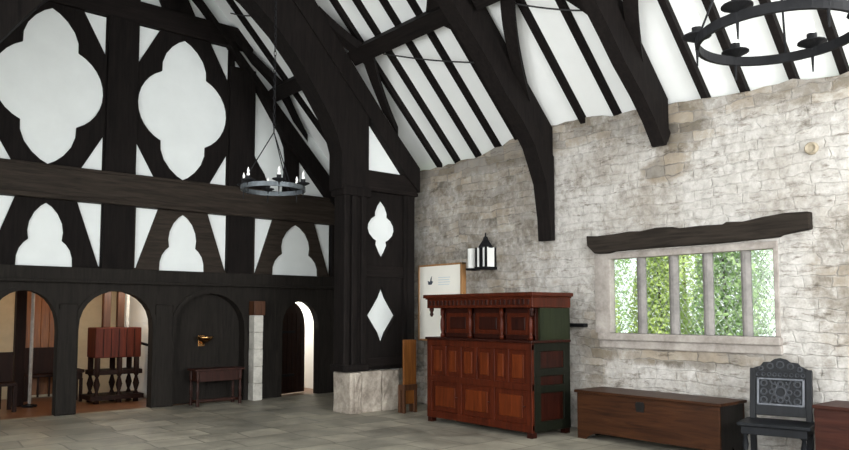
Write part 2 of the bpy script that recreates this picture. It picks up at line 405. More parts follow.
# last bay under the roof slope: half a quatrefoil against the principal
ro = lambda x: 3.98 + TAN * (W - x)
hb = [(6.28, 5.95), (6.50, 5.62), (6.68, 5.36), (6.86, 5.06), (6.95, 4.85), (6.98, 4.6), (6.96, 4.35), (6.93, 3.93), (6.62, 3.92), (6.60, 4.1), (6.53, 4.26), (6.43, 4.40), (6.33, 4.56), (6.28, 4.75)]
ht = [(7.29, 4.63), (8.06, 3.80), (7.29, 3.80)]
obj('brace_panel', plate([(6.2, 3.85), (8.29, 3.85), (8.29, ro(8.29)), (6.2, ro(6.2))], [hb, ht], PF, PB), M['timber'], tf)
obj('principal_rafter', prism(B(), [(8.29, ro(8.29)), (8.29, 3.66), (8.10, 3.72), (7.28, 4.64), (6.94, 4.95), (6.26, 5.95), (5.42, 6.9), (5.18, 7.15), (XC, 8.4), (XC, ro(XC))], 'XZ', YF - 0.06, YB), M['timber'], tf)
obj('principal_rafter', prism(B(), [(2 * XC - x, z) for x, z in [(8.29, ro(8.29)), (8.29, 3.66), (8.10, 3.72), (7.28, 4.64), (6.94, 4.95), (6.26, 5.95), (5.42, 6.9), (5.18, 7.15), (XC, 8.4), (XC, ro(XC))]], 'XZ', YF - 0.06, YB), M['timber'], tf)
for s in (1, -1):
    obj('gable_strut', prism(B(), [(XC + s * (x - XC), z) for x, z in [(4.54, 6.9), (5.13, 6.9), (4.95, 7.25), (4.6, 7.75), (4.05, 8.2), (4.05, 7.75), (4.43, 7.15)]], 'XZ', PF - 0.02, PB), M['timber'], tf)

# arcade of low arches under the beam
def arch_notch(x0, x1, spring, apex):
    xm = (x0 + x1) / 2; hw = (x1 - x0) / 2; n = 14; o = []
    for i in range(n + 1):
        t = i / n; a = PI - PI * t
        o.append((xm + hw * math.cos(a), spring + (apex - spring) * (abs(math.sin(a)) ** 0.85)))
    return [(x0, 0)] + o + [(x1, 0)]
outl = [(XL, 0)]
ARCH = [(2.02, 2.98, 1.30, 1.95), (3.28, 4.46, 1.32, 1.96), (4.83, 6.15, 1.25, 1.95), (6.95, 7.77, 1.28, 1.83)]
for a in ARCH: outl += arch_notch(*a)
outl += [(W, 0), (W, 2.14), (XL, 2.14)]
obj('arcade_board', prism(B(), outl, 'XZ', L - 0.02, L + 0.17), M['board'], tf)
for x0, x1, sp, ap in ARCH[:3]:         # raised moulding round each arch
    inn = arch_notch(x0, x1, sp, ap); ou = arch_notch(x0 - 0.07, x1 + 0.07, sp, ap + 0.07)
    obj('arch_moulding', prism(B(), inn + ou[::-1], 'XZ', L - 0.045, L - 0.015), M['board'], tf)
for x0, x1 in ((2.99, 3.27), (4.5, 4.81)):
    bm = B(); box(bm, x0, x1, L - 0.05, L + 0.10, 0, 1.75)
    obj('arch_pier', bm, M['board'], tf, bevel=0.02)
bx('recess_board', 4.7, 6.3, L + 0.17, L + 0.20, 0, 2.1, M['board'], tf, 0)

# ------------------------------------------------------------------ passage behind the arches
struct('wall_back', box(B(), XL, 8.7, 15.4, 15.5, 0, 2.4), M['cream'])
struct('wall_passage', box(B(), 4.9, 5.0, 12.66, 15.4, 0, 2.4), M['plaster'])
struct('wall_passage', box(B(), 6.6, 6.7, 12.66, 15.4, 0, 2.4), M['cream'])
struct('wall_passage', box(B(), 8.2, 8.29, 12.62, 15.4, 0, 2.4), M['plaster'])
struct('ceiling', box(B(), XL, 8.7, 12.62, 15.5, 2.4, 2.46), M['cream'])

# ajar plank door with arched head in the fourth arch
x0, x1, sp, ap = ARCH[3]
n = arch_notch(x0, x1, sp, ap)
door = struct('door_1', prism(B(), [(p[0], max(p[1] - 0.015, 0.02)) for p in n], 'XZ', L + 0.18, L + 0.23), M['darkbrown'], loc=(x0 + 0.015, L + 0.18, 0))
door.rotation_euler = (0, 0, math.radians(19))
bm = B()
for k in range(1, 6): box(bm, x0 + 0.015 + k * 0.135, x0 + 0.027 + k * 0.135, L + 0.172, L + 0.182, 0.05, 1.4 if k in (1, 5) else 1.6)
obj('plank_strip', bm, M['darkbrown'], door)
for z in (0.35, 1.2): obj('strap_hinge', box(B(), x0 + 0.02, x0 + 0.5, L + 0.165, L + 0.18, z, z + 0.05), M['iron'], door)
obj('ring_handle', tube(B(), [(x1 - 0.11 + 0.04 * math.cos(a), L + 0.165, 0.95 + 0.04 * math.sin(a)) for a in [2 * PI * k / 12 for k in range(13)]], 0.007, 6), M['iron'], door)

# stone pier beside the recess
t = thing('stone_pier', 'narrow pale stone pier with brown wooden block on top, left of the ajar door', 'pier', (6.4, 12.3, 0))
bm = B()
for k in range(5): box(bm, 6.24 + 0.004 * (k % 2), 6.425 - 0.004 * (k % 2), 12.2, 12.41, k * 0.312, k * 0.312 + 0.308)
obj('shaft', bm, M['palepier'], t, bevel=0.01)
obj('capital', box(B(), 6.23, 6.46, 12.19, 12.41, 1.56, 1.82), M['brown'], t, bevel=0.012)

# side table in the recess
t = thing('side_table', 'small dark red-brown side table standing in the boarded arch recess', 'table', (5.53, 12.2, 0))
obj('tabletop', box(B(), 5.06, 5.98, 12.0, 12.38, 0.60, 0.635), M['table'], t, bevel=0.006)
obj('apron', box(B(), 5.12, 5.92, 12.04, 12.36, 0.42, 0.60), M['table'], t)
for x in (5.10, 5.88):
    for y in (12.04, 12.32): obj('leg', lathe(B(), [(0.03, 0), (0.03, 0.1), (0.018, 0.13), (0.03, 0.25), (0.018, 0.4), (0.03, 0.45), (0.03, 0.6)], x + 0.02, y, 0, 10), M['table'], t)
obj('stretcher', box(B(), 5.12, 5.90, 12.17, 12.21, 0.06, 0.10), M['table'], t)
obj('stretcher', box(B(), 5.12, 5.14, 12.06, 12.34, 0.06, 0.10), M['table'], t)
obj('stretcher', box(B(), 5.88, 5.90, 12.06, 12.34, 0.06, 0.10), M['table'], t)

# brass wall lamp in the recess
t = thing('wall_lamp', 'small brass bowl lamp glinting on the dark recess boards above the side table', 'lamp', (5.41, L + 0.17, 1.05))
obj('wall_plate', box(B(), 5.35, 5.47, L + 0.155, L + 0.17, 1.0, 1.2), M['brass'], t, bevel=0.005)
obj('arm', tube(B(), [(5.41, L + 0.16, 1.08), (5.41, L + 0.08, 1.04), (5.41, L + 0.02, 1.08)], 0.012, 8), M['brass'], t)
obj('bowl', lathe(B(), [(0.02, -0.04), (0.09, 0.0), (0.14, 0.05), (0.15, 0.08), (0.13, 0.08), (0.08, 0.02)], 5.41, L + 0.01, 1.10, 20), M['brass'], t, smooth=True)

# wooden press seen through the second arch
t = thing('wooden_press', 'red wooden box press on a dark carved stand seen through the second arch', 'press', (4.28, 13.8, 0))
obj('press_box', box(B(), 3.87, 4.67, 13.55, 14.05, 0.80, 1.34), M['redbox'], t, bevel=0.015)
bm = B()
for k in range(1, 6): box(bm, 3.87 + k * 0.133, 3.88 + k * 0.133, 13.54, 13.56, 0.82, 1.32)
obj('board_joint', bm, M['darkbrown'], t)
for x0_, x1_, m_ in ((4.05, 4.18, 'brown'), (4.30, 4.42, 'brown')): obj('upright', box(B(), x0_, x1_, 13.75, 13.87, 1.34, 2.36), M[m_], t, bevel=0.01)
obj('screw', lathe(B(), [(0.03, 1.34), (0.03, 2.3)], 4.49, 13.8, 0, 10), M['palepier'], t)
bm = B(); box(bm, 3.85, 4.70, 13.55, 14.05, 0.50, 0.58); box(bm, 3.8, 4.72, 13.5, 14.1, 0.06, 0.14)
obj('stand_frame', bm, M['darkbrown'], t)
for x in (3.92, 4.30, 4.60):
    for y in (13.58, 13.98): obj('leg', lathe(B(), [(0.05, 0), (0.05, 0.14), (0.025, 0.2), (0.06, 0.33), (0.025, 0.46), (0.05, 0.5), (0.05, 0.8)], x, y, 0, 10), M['darkbrown'], t, smooth=True)
obj('lever', tube(B(), [(4.66, 13.75, 1.06), (4.86, 13.72, 1.0)], 0.025, 8), M['iron'], t)

t = thing('low_stool', 'low dark stool beside the press stand in the second arch', 'stool', (3.62, 14.3, 0))
obj('seat', box(B(), 3.45, 3.86, 14.1, 14.5, 0.52, 0.58), M['darkbrown'], t, bevel=0.01)
obj('apron', box(B(), 3.48, 3.83, 14.13, 14.47, 0.40, 0.52), M['darkbrown'], t)
for x in (3.49, 3.79):
    for y in (14.14, 14.43): obj('leg', box(B(), x, x + 0.05, y, y + 0.05, 0, 0.42), M['darkbrown'], t)

# first arch: dark post, pale pole, orange door, dark bench
tag(obj('timber_post', box(B(), 2.70, 2.86, 14.0, 14.16, 0, 2.4), M['darkbrown'], loc=(2.78, 14.08, 0), bevel=0.01), 'dark square timber post standing inside the first arch', 'post')
t = thing('pole_stand', 'thin pale upright pole on a round foot just right of the dark post', 'pole', (2.93, 13.9, 0))
obj('pole', lathe(B(), [(0.028, 0.03), (0.028, 2.2), (0.012, 2.24)], 2.93, 13.9, 0, 12), M['winstone'], t)
obj('foot', lathe(B(), [(0.12, 0), (0.12, 0.03), (0.05, 0.05)], 2.93, 13.9, 0, 16), M['iron'], t)
t = thing('plank_door', 'orange-red wooden plank door at the back of the passage behind the first arch', 'door', (3.45, 15.36, 0))
bm = B()
for k in range(5): box(bm, 3.08 + k * 0.15, 3.225 + k * 0.15, 15.33, 15.38, 0.05, 2.1)
obj('leaf', bm, M['orange'], t, bevel=0.006)
obj('door_frame', prism(B(), [(2.98, 0), (2.98, 2.22), (3.94, 2.22), (3.94, 0), (3.84, 0), (3.84, 2.12), (3.08, 2.12), (3.08, 0)], 'XZ', 15.3, 15.4), M['darkbrown'], t)
def bench(x0, x1, y0, y1, label):
    t = thing('settle', label, 'bench', ((x0 + x1) / 2, (y0 + y1) / 2, 0))
    obj('seat', box(B(), x0, x1, y0, y1, 0.42, 0.47), M['darkbrown'], t, bevel=0.008)
    obj('backrest', box(B(), x0, x1, y1 - 0.05, y1, 0.47, 0.95), M['darkbrown'], t)
    bm = B(); n = int((x1 - x0) / 0.18)
    for k in range(n + 1): xx = x0 + 0.02 + k * (x1 - x0 - 0.07) / n; box(bm, xx, xx + 0.03, y0 + 0.02, y0 + 0.05, 0.06, 0.42)
    obj('front_rails', bm, M['darkbrown'], t)
    for x in (x0, x1 - 0.06):
        for y in (y0, y1 - 0.06): obj('leg', box(B(), x, x + 0.06, y, y + 0.06, 0, 0.42), M['darkbrown'], t)
bench(1.95, 2.62, 13.3, 13.75, 'dark slatted settle on the left inside the first arch')
bench(3.02, 3.85, 14.75, 15.2, 'dark settle against the orange plank door in the passage')

# ------------------------------------------------------------------ spere screen (post, great arch and wing)
SY0, SY1 = 9.62, 9.98
ss = thing('spere_screen', 'great black timber screen post with sweeping arch and pierced wing beside the stone wall', 'timber screen', (6.7, 9.8, 0))
bm = B()
box(bm, 6.49, 6.94, SY0 + 0.04, SY1 - 0.03, 0.665, 3.6)
for x in (6.47, 6.62, 6.81): box(bm, x, x + 0.11, SY0 - 0.01, SY1 - 0.06, 0.72, 3.55)
box(bm, 6.45, 6.97, SY0 - 0.03, SY1, 0.665, 0.78); box(bm, 6.44, 6.99, SY0 - 0.03, SY1, 3.5, 3.66)
obj('post', bm, M['timber'], ss, bevel=0.02)
arch_low = [(6.41, 3.6), (6.41, 4.2), (6.33, 4.45), (6.2, 4.71), (5.95, 5.07), (5.64, 5.49), (5.28, 5.88), (4.99, 6.12), (4.77, 6.29), (4.35, 6.5), (XC, 6.62)]
arch_up = [(XC, 7.6), (4.9, 7.15), (5.5, 6.75), (5.9, 6.37), (6.29, 5.9), (6.58, 5.53), (6.79, 5.22), (6.95, 4.9), (6.95, 3.6)]
def both(name, pts, y0, y1, mat, root):
    obj(name, prism(B(), pts, 'XZ', y0, y1), mat, root)
    obj(name, prism(B(), [(2 * XC - x, z) for x, z in pts], 'XZ', y0, y1), mat, root)
both('arch_brace', arch_low + arch_up, SY0, SY1, M['timber'], ss)
both('principal_rafter', [(8.03, 3.70), (7.72, 3.97), (6.92, 4.87), (5.6, 6.3), (XC, 8.1), (XC, 8.75), (5.5, 6.95), (7.23, 4.95), (8.03, 4.12)], SY0 - 0.03, SY1 - 0.05, M['timber'], ss)
bm = B(); box(bm, 6.92, 8.0, SY0 + 0.02, SY1 - 0.05, 3.66, 3.97); box(bm, 6.92, 8.0, SY0 - 0.02, SY1 - 0.05, 3.62, 3.68)
obj('wing_beam', bm, M['timber_h'], ss, bevel=0.01)
q = [(7.28, 3.52), (7.19, 3.40), (7.14, 3.29), (7.14, 3.22), (7.06, 3.17), (7.0, 3.08), (6.99, 3.0), (7.02, 2.92), (7.10, 2.84), (7.16, 2.81), (7.15, 2.74), (7.21, 2.62), (7.29, 2.50)]
qq = q + [(14.58 - x, z) for x, z in q[::-1][1:-1]]
dd = [(7.29, 2.06), (7.20, 1.86), (7.09, 1.70), (6.99, 1.56), (7.09, 1.42), (7.20, 1.27), (7.29, 1.06)]
dq = dd + [(14.58 - x, z) for x, z in dd[::-1][1:-1]]
obj('wing_board', plate([(6.92, 0.665), (7.70, 0.665), (7.74, 1.0), (7.74, 3.68), (6.92, 3.68)], [qq, dq], SY0 + 0.08, SY0 + 0.16), M['timber'], ss)
obj('wing_infill', box(B(), 6.94, 7.72, SY0 + 0.16, SY0 + 0.20, 0.64, 3.66), M['plaster'], ss)
bm = B(); box(bm, 7.72, 7.95, SY0 + 0.02, SY1 - 0.05, 0.665, 3.68); box(bm, 7.78, 7.90, SY0 - 0.01, SY1 - 0.05, 0.9, 3.6)
obj('wing_stud', bm, M['timber'], ss, bevel=0.012)
for z0_, z1_ in ((0.72, 0.86), (2.20, 2.38)): obj('wing_rail', box(B(), 6.94, 7.76, SY0 + 0.05, SY0 + 0.16, z0_, z1_), M['timber_h'], ss, bevel=0.008)
obj('wing_infill', prism(B(), [(6.94, 3.95), (7.74, 3.95), (6.94, 4.88)], 'XZ', SY0 + 0.12, SY0 + 0.16), M['plaster'], ss)

# stone base under the screen
t = thing('masonry_block', 'low block of rough sandstones under the black screen post', 'stone block', (7.0, 9.75, 0))
for x0_, x1_, z1_, y0_ in ((6.56, 6.78, 0.65, 9.55), (6.79, 7.20, 0.66, 9.57), (7.21, 7.55, 0.655, 9.56)):
    bm = B(); box(bm, x0_, x1_, y0_, 10.05, 0, z1_)
    bmesh.ops.subdivide_edges(bm, edges=bm.edges[:], cuts=4, use_grid_fill=True)
    for v in bm.verts: 
        if 0.01 < v.co.z < z1_ - 0.01 or v.co.z > 0.3: v.co += Vector((random.uniform(-.006, .006), random.uniform(-.018, .012), random.uniform(-.008, .004)))
    obj('stone_block', bm, M['plinth'], t, bevel=0.015)

# ------------------------------------------------------------------ roof trusses
def wind_brace(root, yc, sgn, upper, ru=0.8, rs=1.25, off=0.0):
    """shaped brace lying in the roof slope, from the principal to the purlin"""
    s_p = 2.36; n = 10; bm = B()
    def P(u, s, off):     # u = distance along the hall from the truss, s = distance up the slope
        x = W - s * math.cos(SL); z = rfz(W) + s * math.sin(SL) - off / math.cos(SL)
        return (x, yc + sgn * u, z)
    def bez(p, q, r): return [((1 - t) ** 2 * p[0] + 2 * t * (1 - t) * q[0] + t * t * r[0], (1 - t) ** 2 * p[1] + 2 * t * (1 - t) * q[1] + t * t * r[1]) for t in [k / n for k in range(n + 1)]]
    w = 0.27
    inner = bez((-0.05, rs), (0.30 * ru, 0.42 * rs), (ru, 0.0))
    outer = bez((-0.05, max(rs - 0.5, 0.25)), (0.15 * ru, 0.30 * rs), (max(ru - w, 0.1), 0.0))
    ring = inner + outer[::-1]
    S = (lambda v: s_p + v) if upper else (lambda v: s_p - v)
    A = [bm.verts.new(P(u, S(v), off - 0.005)) for u, v in ring]; D = [bm.verts.new(P(u, S(v), off + 0.10)) for u, v in ring]
    m = len(ring); f1 = bm.faces.new(A); f2 = bm.faces.new(D[::-1])
    for i in range(m): bm.faces.new((A[i], D[i], D[(i + 1) % m], A[(i + 1) % m]))
    f1.normal_update(); f2.normal_update()
    bmesh.ops.triangulate(bm, faces=[f1, f2])
    obj('wind_brace', bm, M['timber'], root)

def truss(label, y0, y1, low, foot):
    t = thing('roof_truss', label, 'roof truss', (XC, (y0 + y1) / 2, 4.0), 'arched roof trusses')
    up = [(8.28, rfz(8.28) + 0.06), (XC, rfz(XC) + 0.06)]
    n0 = len(low) - 1
    # principal: from the wall head up the slope
    off = 0.40
    pr = [(8.28, rfz(8.28) + 0.08), (8.28, rfz(8.28) - off), (XC, rfz(XC) - off), (XC, rfz(XC) + 0.08)]
    both('principal_rafter', pr, y0 + 0.03, y1 - 0.03, M['timber'], t)
    arch = low + [(XC, 6.9), (XC, rfz(XC) - off + 0.03), (8.27, rfz(8.27) - off + 0.03)] + foot
    both('arch_brace', arch, y0, y1, M['timber'], t)
    return t
T2, T3 = (6.80, 7.05), (4.90, 5.08)
lowA = [(8.19, 2.66), (8.17, 3.0), (8.09, 3.5), (7.86, 4.0), (7.62, 4.30), (7.24, 4.66), (6.97, 4.98), (6.7, 5.25), (6.2, 5.72), (5.6, 6.2), (4.9, 6.6)]
t2 = truss('middle black arched roof truss with its curved foot running far down the stone wall', *T2, lowA, [(8.27, 3.6), (8.27, 2.66)])
lowB = [(8.12, 3.72), (7.92, 4.0), (7.66, 4.28), (7.30, 4.6), (7.0, 4.92), (6.6, 5.32), (6.1, 5.8), (5.5, 6.28), (4.8, 6.66)]
t3 = truss('nearest black arched roof truss ending in a short pointed foot over the window', *T3, lowB, [(8.27, 3.88), (8.17, 3.72)])
wind_brace(t2, T2[0], -1, False, 0.72, 1.7); wind_brace(t2, T2[1], 1, False, 0.65, 0.85)
wind_brace(t3, T3[0], -1, False, 0.72, 1.6); wind_brace(t3, T3[1], 1, False, 0.85, 1.35)
for root, (y0, y1) in ((t2, T2), (t3, T3)):
    wind_brace(root, y0, -1, True); wind_brace(root, y1, 1, True)
wind_brace(ss, SY0, -1, False, 0.5, 1.35, 0.12); wind_brace(ss, SY0, -1, True, 0.5, 1.0, 0.12)
wind_brace(ss, SY1 - 0.08, 1, False, 0.6, 1.3, 0.12); wind_brace(ss, SY1 - 0.08, 1, True, 0.5, 1.1, 0.12)
wind_brace(tf, YF - 0.06, -1, True, 0.35, 1.2); wind_brace(tf, YF - 0.06, -1, False, 0.35, 1.1)

# purlins (one length per bay)
def purlin(y0, y1, label):
    bm = B(); cx, cz = 6.66, 5.82
    box(bm, -0.125, 0.125, y0, y1, -0.12, 0.14, Matrix.Translation((cx, 0, cz)) @ Matrix.Rotation(SL, 4, 'Y'))
    tag(obj('purlin', bm, M['timber_x'], loc=(cx, (y0 + y1) / 2, cz), bevel=0.012), label, 'purlin', 'roof purlins')
purlin(9.94, 12.31, 'purlin length between the end wall and the great screen arch')
purlin(7.04, 9.62, 'purlin length between the great screen arch and the middle truss')
purlin(5.04, 6.76, 'purlin length between the middle truss and the nearest truss')
purlin(1.5, 4.76, 'purlin length running off the top right past the nearest truss')

# common rafters
def rafter_mesh():
    bm = B(); d = 0.155
    prism(bm, [(W + 0.16, plz(W + 0.16) - 0.12), (XC, plz(XC) - 0.12), (XC, plz(XC)), (W + 0.16, plz(W + 0.16))], 'XZ', -0.042, 0.042)
    return bm
ra = None
ORD = ['first', 'second', 'third', 'fourth', 'fifth']
for ys, where in (((12.0, 11.45, 10.9, 10.35), 'from the end wall, before the great screen arch'),
                  ((9.53, 9.06, 8.54, 8.03, 7.56), 'right of the great screen arch, before the middle truss'),
                  ((6.29, 5.73), 'between the middle and nearest trusses'),
                  ((4.47, 3.99, 3.42, 2.91, 2.4), 'to the right of the nearest truss')):
    for i, y in enumerate(ys):
        if ra is None:
            ra = obj('rafter', rafter_mesh(), M['timber']); o = ra
        else: o = ra.copy(); C.objects.link(o)
        o.location = (0, y, 0)
        tag(o, ORD[i] + ' dark rafter ' + where, 'rafter', 'common rafters on the white roof')

# thin cables under the rafters
def cable(p, q, label):
    bm = B(); P0, P1 = Vector(p), Vector(q); pts = [P0.lerp(P1, k / 8) + Vector((0, 0, -0.12 * math.sin(PI * k / 8) * 0.3)) for k in range(9)]
    tag(obj('cable', tube(bm, pts, 0.011, 6), M['wire'], loc=tuple(p)), label, 'cable')
cable((6.82, 9.06, 5.74), (7.30, 7.05, 5.16), 'thin black cable crossing the rafters left of the middle truss')
cable((6.88, 6.29, 5.66), (7.24, 5.05, 5.26), 'thin black cable crossing the rafters left of the nearest truss')
cable((5.57, 12.0, 7.02), (5.80, 11.2, 6.80), 'thin black cable crossing the rafters high beside the end wall')

# ------------------------------------------------------------------ window
w = thing('window_1', None, None, (W, 4.77, WZ0)); w['kind'] = 'structure'
cols = [(5.50, 5.87), (5.03, 5.37), (4.57, 4.90), (4.09, 4.44), (3.68, 3.97)]
bm = B()
box(bm, W - 0.01, W + 0.11, 5.87, WY1, WZ0, WZ1); box(bm, W - 0.01, W + 0.11, WY0, 3.68, WZ0, WZ1); box(bm, W - 0.01, W + 0.11, WY0, WY1, 2.33, 2.42)
obj('stone_frame', bm, M['winstone'], w, bevel=0.012)
for (a, b_), (c, d) in zip(cols, cols[1:]):
    m0, m1 = d, a
    obj('mullion', prism(B(), [(W + 0.03, (m0 + m1) / 2 - 0.02), (W + 0.03, (m0 + m1) / 2 + 0.02), (W + 0.065, m1), (W + 0.10, m1), (W + 0.10, m0), (W + 0.065, m0)], 'XY', WZ0, 2.35), M['mullion'], w, bevel=0.006)
for a, b_ in cols:
    p = obj('pane', box(B(), W + 0.075, W + 0.079, a - 0.01, b_ + 0.01, WZ0, 2.34), M['glass'], w)
    bm = B()
    hh, ww = 1.0, (b_ - a)
    for sgn in (1, -1):           # diamond lead lattice, clipped to the light
        k = -1.0
        while k < ww + 1.4:
            ln = []
            for t_ in (0, 1):
                pass
            # line: y = a + k + sgn*(z)*0.62 ; clip in z
            zs = []
            for zz in [i / 40 for i in range(41)]:
                yy = k + sgn * 0.62 * (zz if sgn > 0 else zz) 
                if 0 <= yy <= ww: zs.append(zz)
            if len(zs) > 1:
                z0_, z1_ = zs[0], zs[-1]
                tube(bm, [(W + 0.077, a + k + sgn * 0.62 * z0_, WZ0 + z0_), (W + 0.077, a + k + sgn * 0.62 * z1_, WZ0 + z1_)], 0.003, 5)
            k += 0.1
    obj('lead_lattice', bm, M['lead'], p)
bm = B(); box(bm, W - 0.07, W + 0.25, 3.6, 6.05, 1.235, 1.33); box(bm, W - 0.035, W + 0.02, 3.6, 6.05, 1.13, 1.24)
obj('sill', bm, M['winstone'], w, bevel=0.015)
obj('jamb_stone', prism(B(), [(W - 0.012, 5.90), (W - 0.012, 6.12), (W + 0.02, 6.12), (W + 0.02, 5.90)], 'XY', 1.33, 2.42), M['winstone'], w)

lin = [(6.19, 2.67), (6.02, 2.655), (5.76, 2.66), (5.5, 2.675), (5.33, 2.665), (5.1, 2.69), (4.87, 2.68), (4.79, 2.655), (4.5, 2.66), (4.22, 2.65), (4.17, 2.675), (3.97, 2.66), (3.75, 2.69), (3.49, 2.71), (3.24, 2.70),
       (3.24, 2.51), (3.55, 2.47), (3.59, 2.45), (4.25, 2.43), (5.04, 2.435), (5.77, 2.43), (5.85, 2.41), (6.06, 2.415), (6.18, 2.53)]
tag(obj('lintel', prism(B(), lin, 'YZ', 8.2, 8.36), M['oldoak'], loc=(8.25, 4.7, 2.41), bevel=0.012), 'long weathered dark oak lintel beam set in the stone wall above the window', 'lintel')
t = thing('corbel_stone', 'small round ochre stone boss high on the wall right of the lintel', 'stone boss', (W, 3.22, 3.4))
obj('boss', lathe(B(), [(0.075, -0.03), (0.07, 0.03), (0.055, 0.05), (0.03, 0.035)], 0, 0, 0, 14), M['ochre'], t, local=True)
t.children[0].rotation_euler = (0, -PI / 2, 0)
tag(obj('iron_bar', box(B(), 8.2, 8.34, 6.26, 6.57, 1.405, 1.455), M['iron'], loc=(8.3, 6.4, 1.43), bevel=0.008), 'short dark iron bar on the stone wall right of the red-brown cupboard', 'iron bar')

# greenery outside the window
random.seed(11)
def shrub(y, x, h, rad, n, mat, label):
    t = thing('shrub', label, 'shrub', (x, y, 0), 'shrubs outside the window')
    bm = B()
    for i in range(n):
        a = random.uniform(0, 2 * PI); rr = rad * random.random() ** 0.5; zz = random.uniform(0.25, h)
        rr *= (1.0 - 0.5 * (zz / h) ** 2)
        c = Vector((x + rr * math.cos(a), y + rr * math.sin(a), zz)); s = random.uniform(0.03, 0.065)
        u = Vector((random.gauss(0, 1), random.gauss(0, 1), random.gauss(0, 1))).normalized(); v_ = u.orthogonal().normalized()
        vs = [bm.verts.new(c + u * s), bm.verts.new(c + v_ * s * 0.55), bm.verts.new(c - u * s), bm.verts.new(c - v_ * s * 0.55)]
        bm.faces.new(vs)
    f = obj('foliage', bm, mat, t); f['kind'] = 'stuff'
    obj('stem', tube(B(), [(x, y, -0.1), (x + 0.03, y, h * 0.5), (x, y + 0.04, h * 0.85)], 0.04, 8, [0.05, 0.03, 0.012]), M['bark'], t)
for x, y, h, rd, mt, lb in ((11.6, 8.7, 3.4, 0.62, 'leaf', 'yellow-green shrub seen through the leftmost window light'),
        (11.9, 7.35, 3.0, 0.62, 'leaf', 'green shrub seen through the second window light from the left'),
        (11.7, 6.0, 3.3, 0.62, 'leaf2', 'blue-green shrub seen through the middle window light'),
        (11.8, 4.7, 2.7, 0.6, 'leaf2', 'thin pale shrub seen through the rightmost window light'),
        (14.2, 10.4, 4.3, 1.0, 'leaf2', 'taller shrub at the back behind the leftmost window light'),
        (14.4, 8.3, 4.3, 1.0, 'leaf', 'taller shrub at the back behind the middle window light'),
        (14.2, 6.2, 3.4, 0.95, 'leaf2', 'taller shrub at the back behind the rightmost window light')):
    shrub(y, x, h, rd, 6500, M[mt], lb)
struct('ground', box(B(), 8.75, 30, -10, 30, -0.3, -0.1), M['grass'])

# ------------------------------------------------------------------ chandeliers
def chandelier(label, cx, cy, cz, R, matring, ang0, ncand, chain_top, wire):
    t = thing('ring_chandelier', label, 'chandelier', (cx, cy, cz))
    bm = B(); n = 48
    prof = [(R - 0.010, -0.025), (R + 0.010, -0.025), (R + 0.010, 0.025), (R - 0.010, 0.025)]
    rings = [[bm.verts.new((cx + r * math.cos(2 * PI * k / n), cy + r * math.sin(2 * PI * k / n), cz + z)) for r, z in prof] for k in range(n)]
    for k in range(n):
        a, b_ = rings[k], rings[(k + 1) % n]
        for j in range(4): bm.faces.new((a[j], a[(j + 1) % 4], b_[(j + 1) % 4], b_[j]))
    obj('ring', bm, matring, t)
    for k in range(ncand):
        a = ang0 + 2 * PI * k / ncand; x, y = cx + R * math.cos(a), cy + R * math.sin(a)
        bm = B(); lathe(bm, [(0.004, -0.11), (0.008, -0.03), (0.014, 0.02), (0.05, 0.038), (0.075, 0.05), (0.072, 0.058), (0.026, 0.052), (0.026, 0.10), (0.018, 0.10)], x, y, cz, 14)
        cup = obj('candle_cup', bm, M['iron'], t)
        obj('candle', lathe(B(), [(0.016, 0.09), (0.016, 0.125), (0.009, 0.135), (0.014, 0.155), (0.002, 0.195)], x, y, cz, 10), M['wax'], cup)
    for k in range(3):
        a = ang0 + 0.35 + 2 * PI * k / 3
        obj('hanging_rod', tube(B(), [(cx + R * math.cos(a), cy + R * math.sin(a), cz + 0.03), (cx, cy, chain_top)], wire, 6), M['iron'], t)
    bm = B(); z = chain_top; i = 0
    while z < 8.0:
        pts = []
        for j in range(9):
            u = 2 * PI * j / 8; dx = 0.014 * math.cos(u); dz = 0.032 * math.sin(u)
            pts.append((cx + (dx if i % 2 else 0), cy + (0 if i % 2 else dx), z + 0.032 + dz))
        tube(bm, pts, 0.0045, 5); z += 0.052; i += 1
    obj('chain', bm, M['iron'], t)
chandelier('iron ring chandelier with white candles hanging before the timber end wall', 3.93, 7.28, 3.0, 0.35, M['steel'], 0.2, 6, 3.65, 0.006)
chandelier('near black ring chandelier at the top right above the window wall', 3.72, 1.59, 3.02, 0.385, M['iron'], -0.05, 6, 4.0, 0.006)

# ------------------------------------------------------------------ things on the stone wall
t = thing('notice_frame', 'large framed white notice board behind the red-brown cupboard', 'picture', (8.27, 9.28, 1.13))
bm = B()
Y0, Y1, Z0, Z1 = 8.71, 9.85, 1.12, 2.44
box(bm, 8.2, 8.29, Y0, Y0 + 0.05, Z0, Z1); box(bm, 8.2, 8.29, Y1 - 0.03, Y1, Z0, Z1); box(bm, 8.2, 8.29, Y0, Y1, Z1 - 0.03, Z1); box(bm, 8.2, 8.29, Y0, Y1, Z0, Z0 + 0.03)
obj('frame', bm, M['gilt'], t, bevel=0.004)
p = obj('sheet', box(B(), 8.215, 8.285, Y0 + 0.05, Y1 - 0.03, Z0 + 0.03, Z1 - 0.03), M['paper'], t)
bm = B(); prism(bm, [(9.60, 2.16), (9.54, 2.14), (9.52, 2.20), (9.49, 2.24), (9.50, 2.16), (9.46, 2.14), (9.50, 2.09), (9.58, 2.09)], 'YZ', 8.211, 8.216)
obj('emblem', bm, M['ink'], p)
bm = B()
for k in range(4): box(bm, 8.211, 8.216, 9.02 + 0.02 * (k % 2), 9.32, 2.20 - k * 0.04, 2.212 - k * 0.04)
obj('printed_lines', bm, M['inkpale'], p)

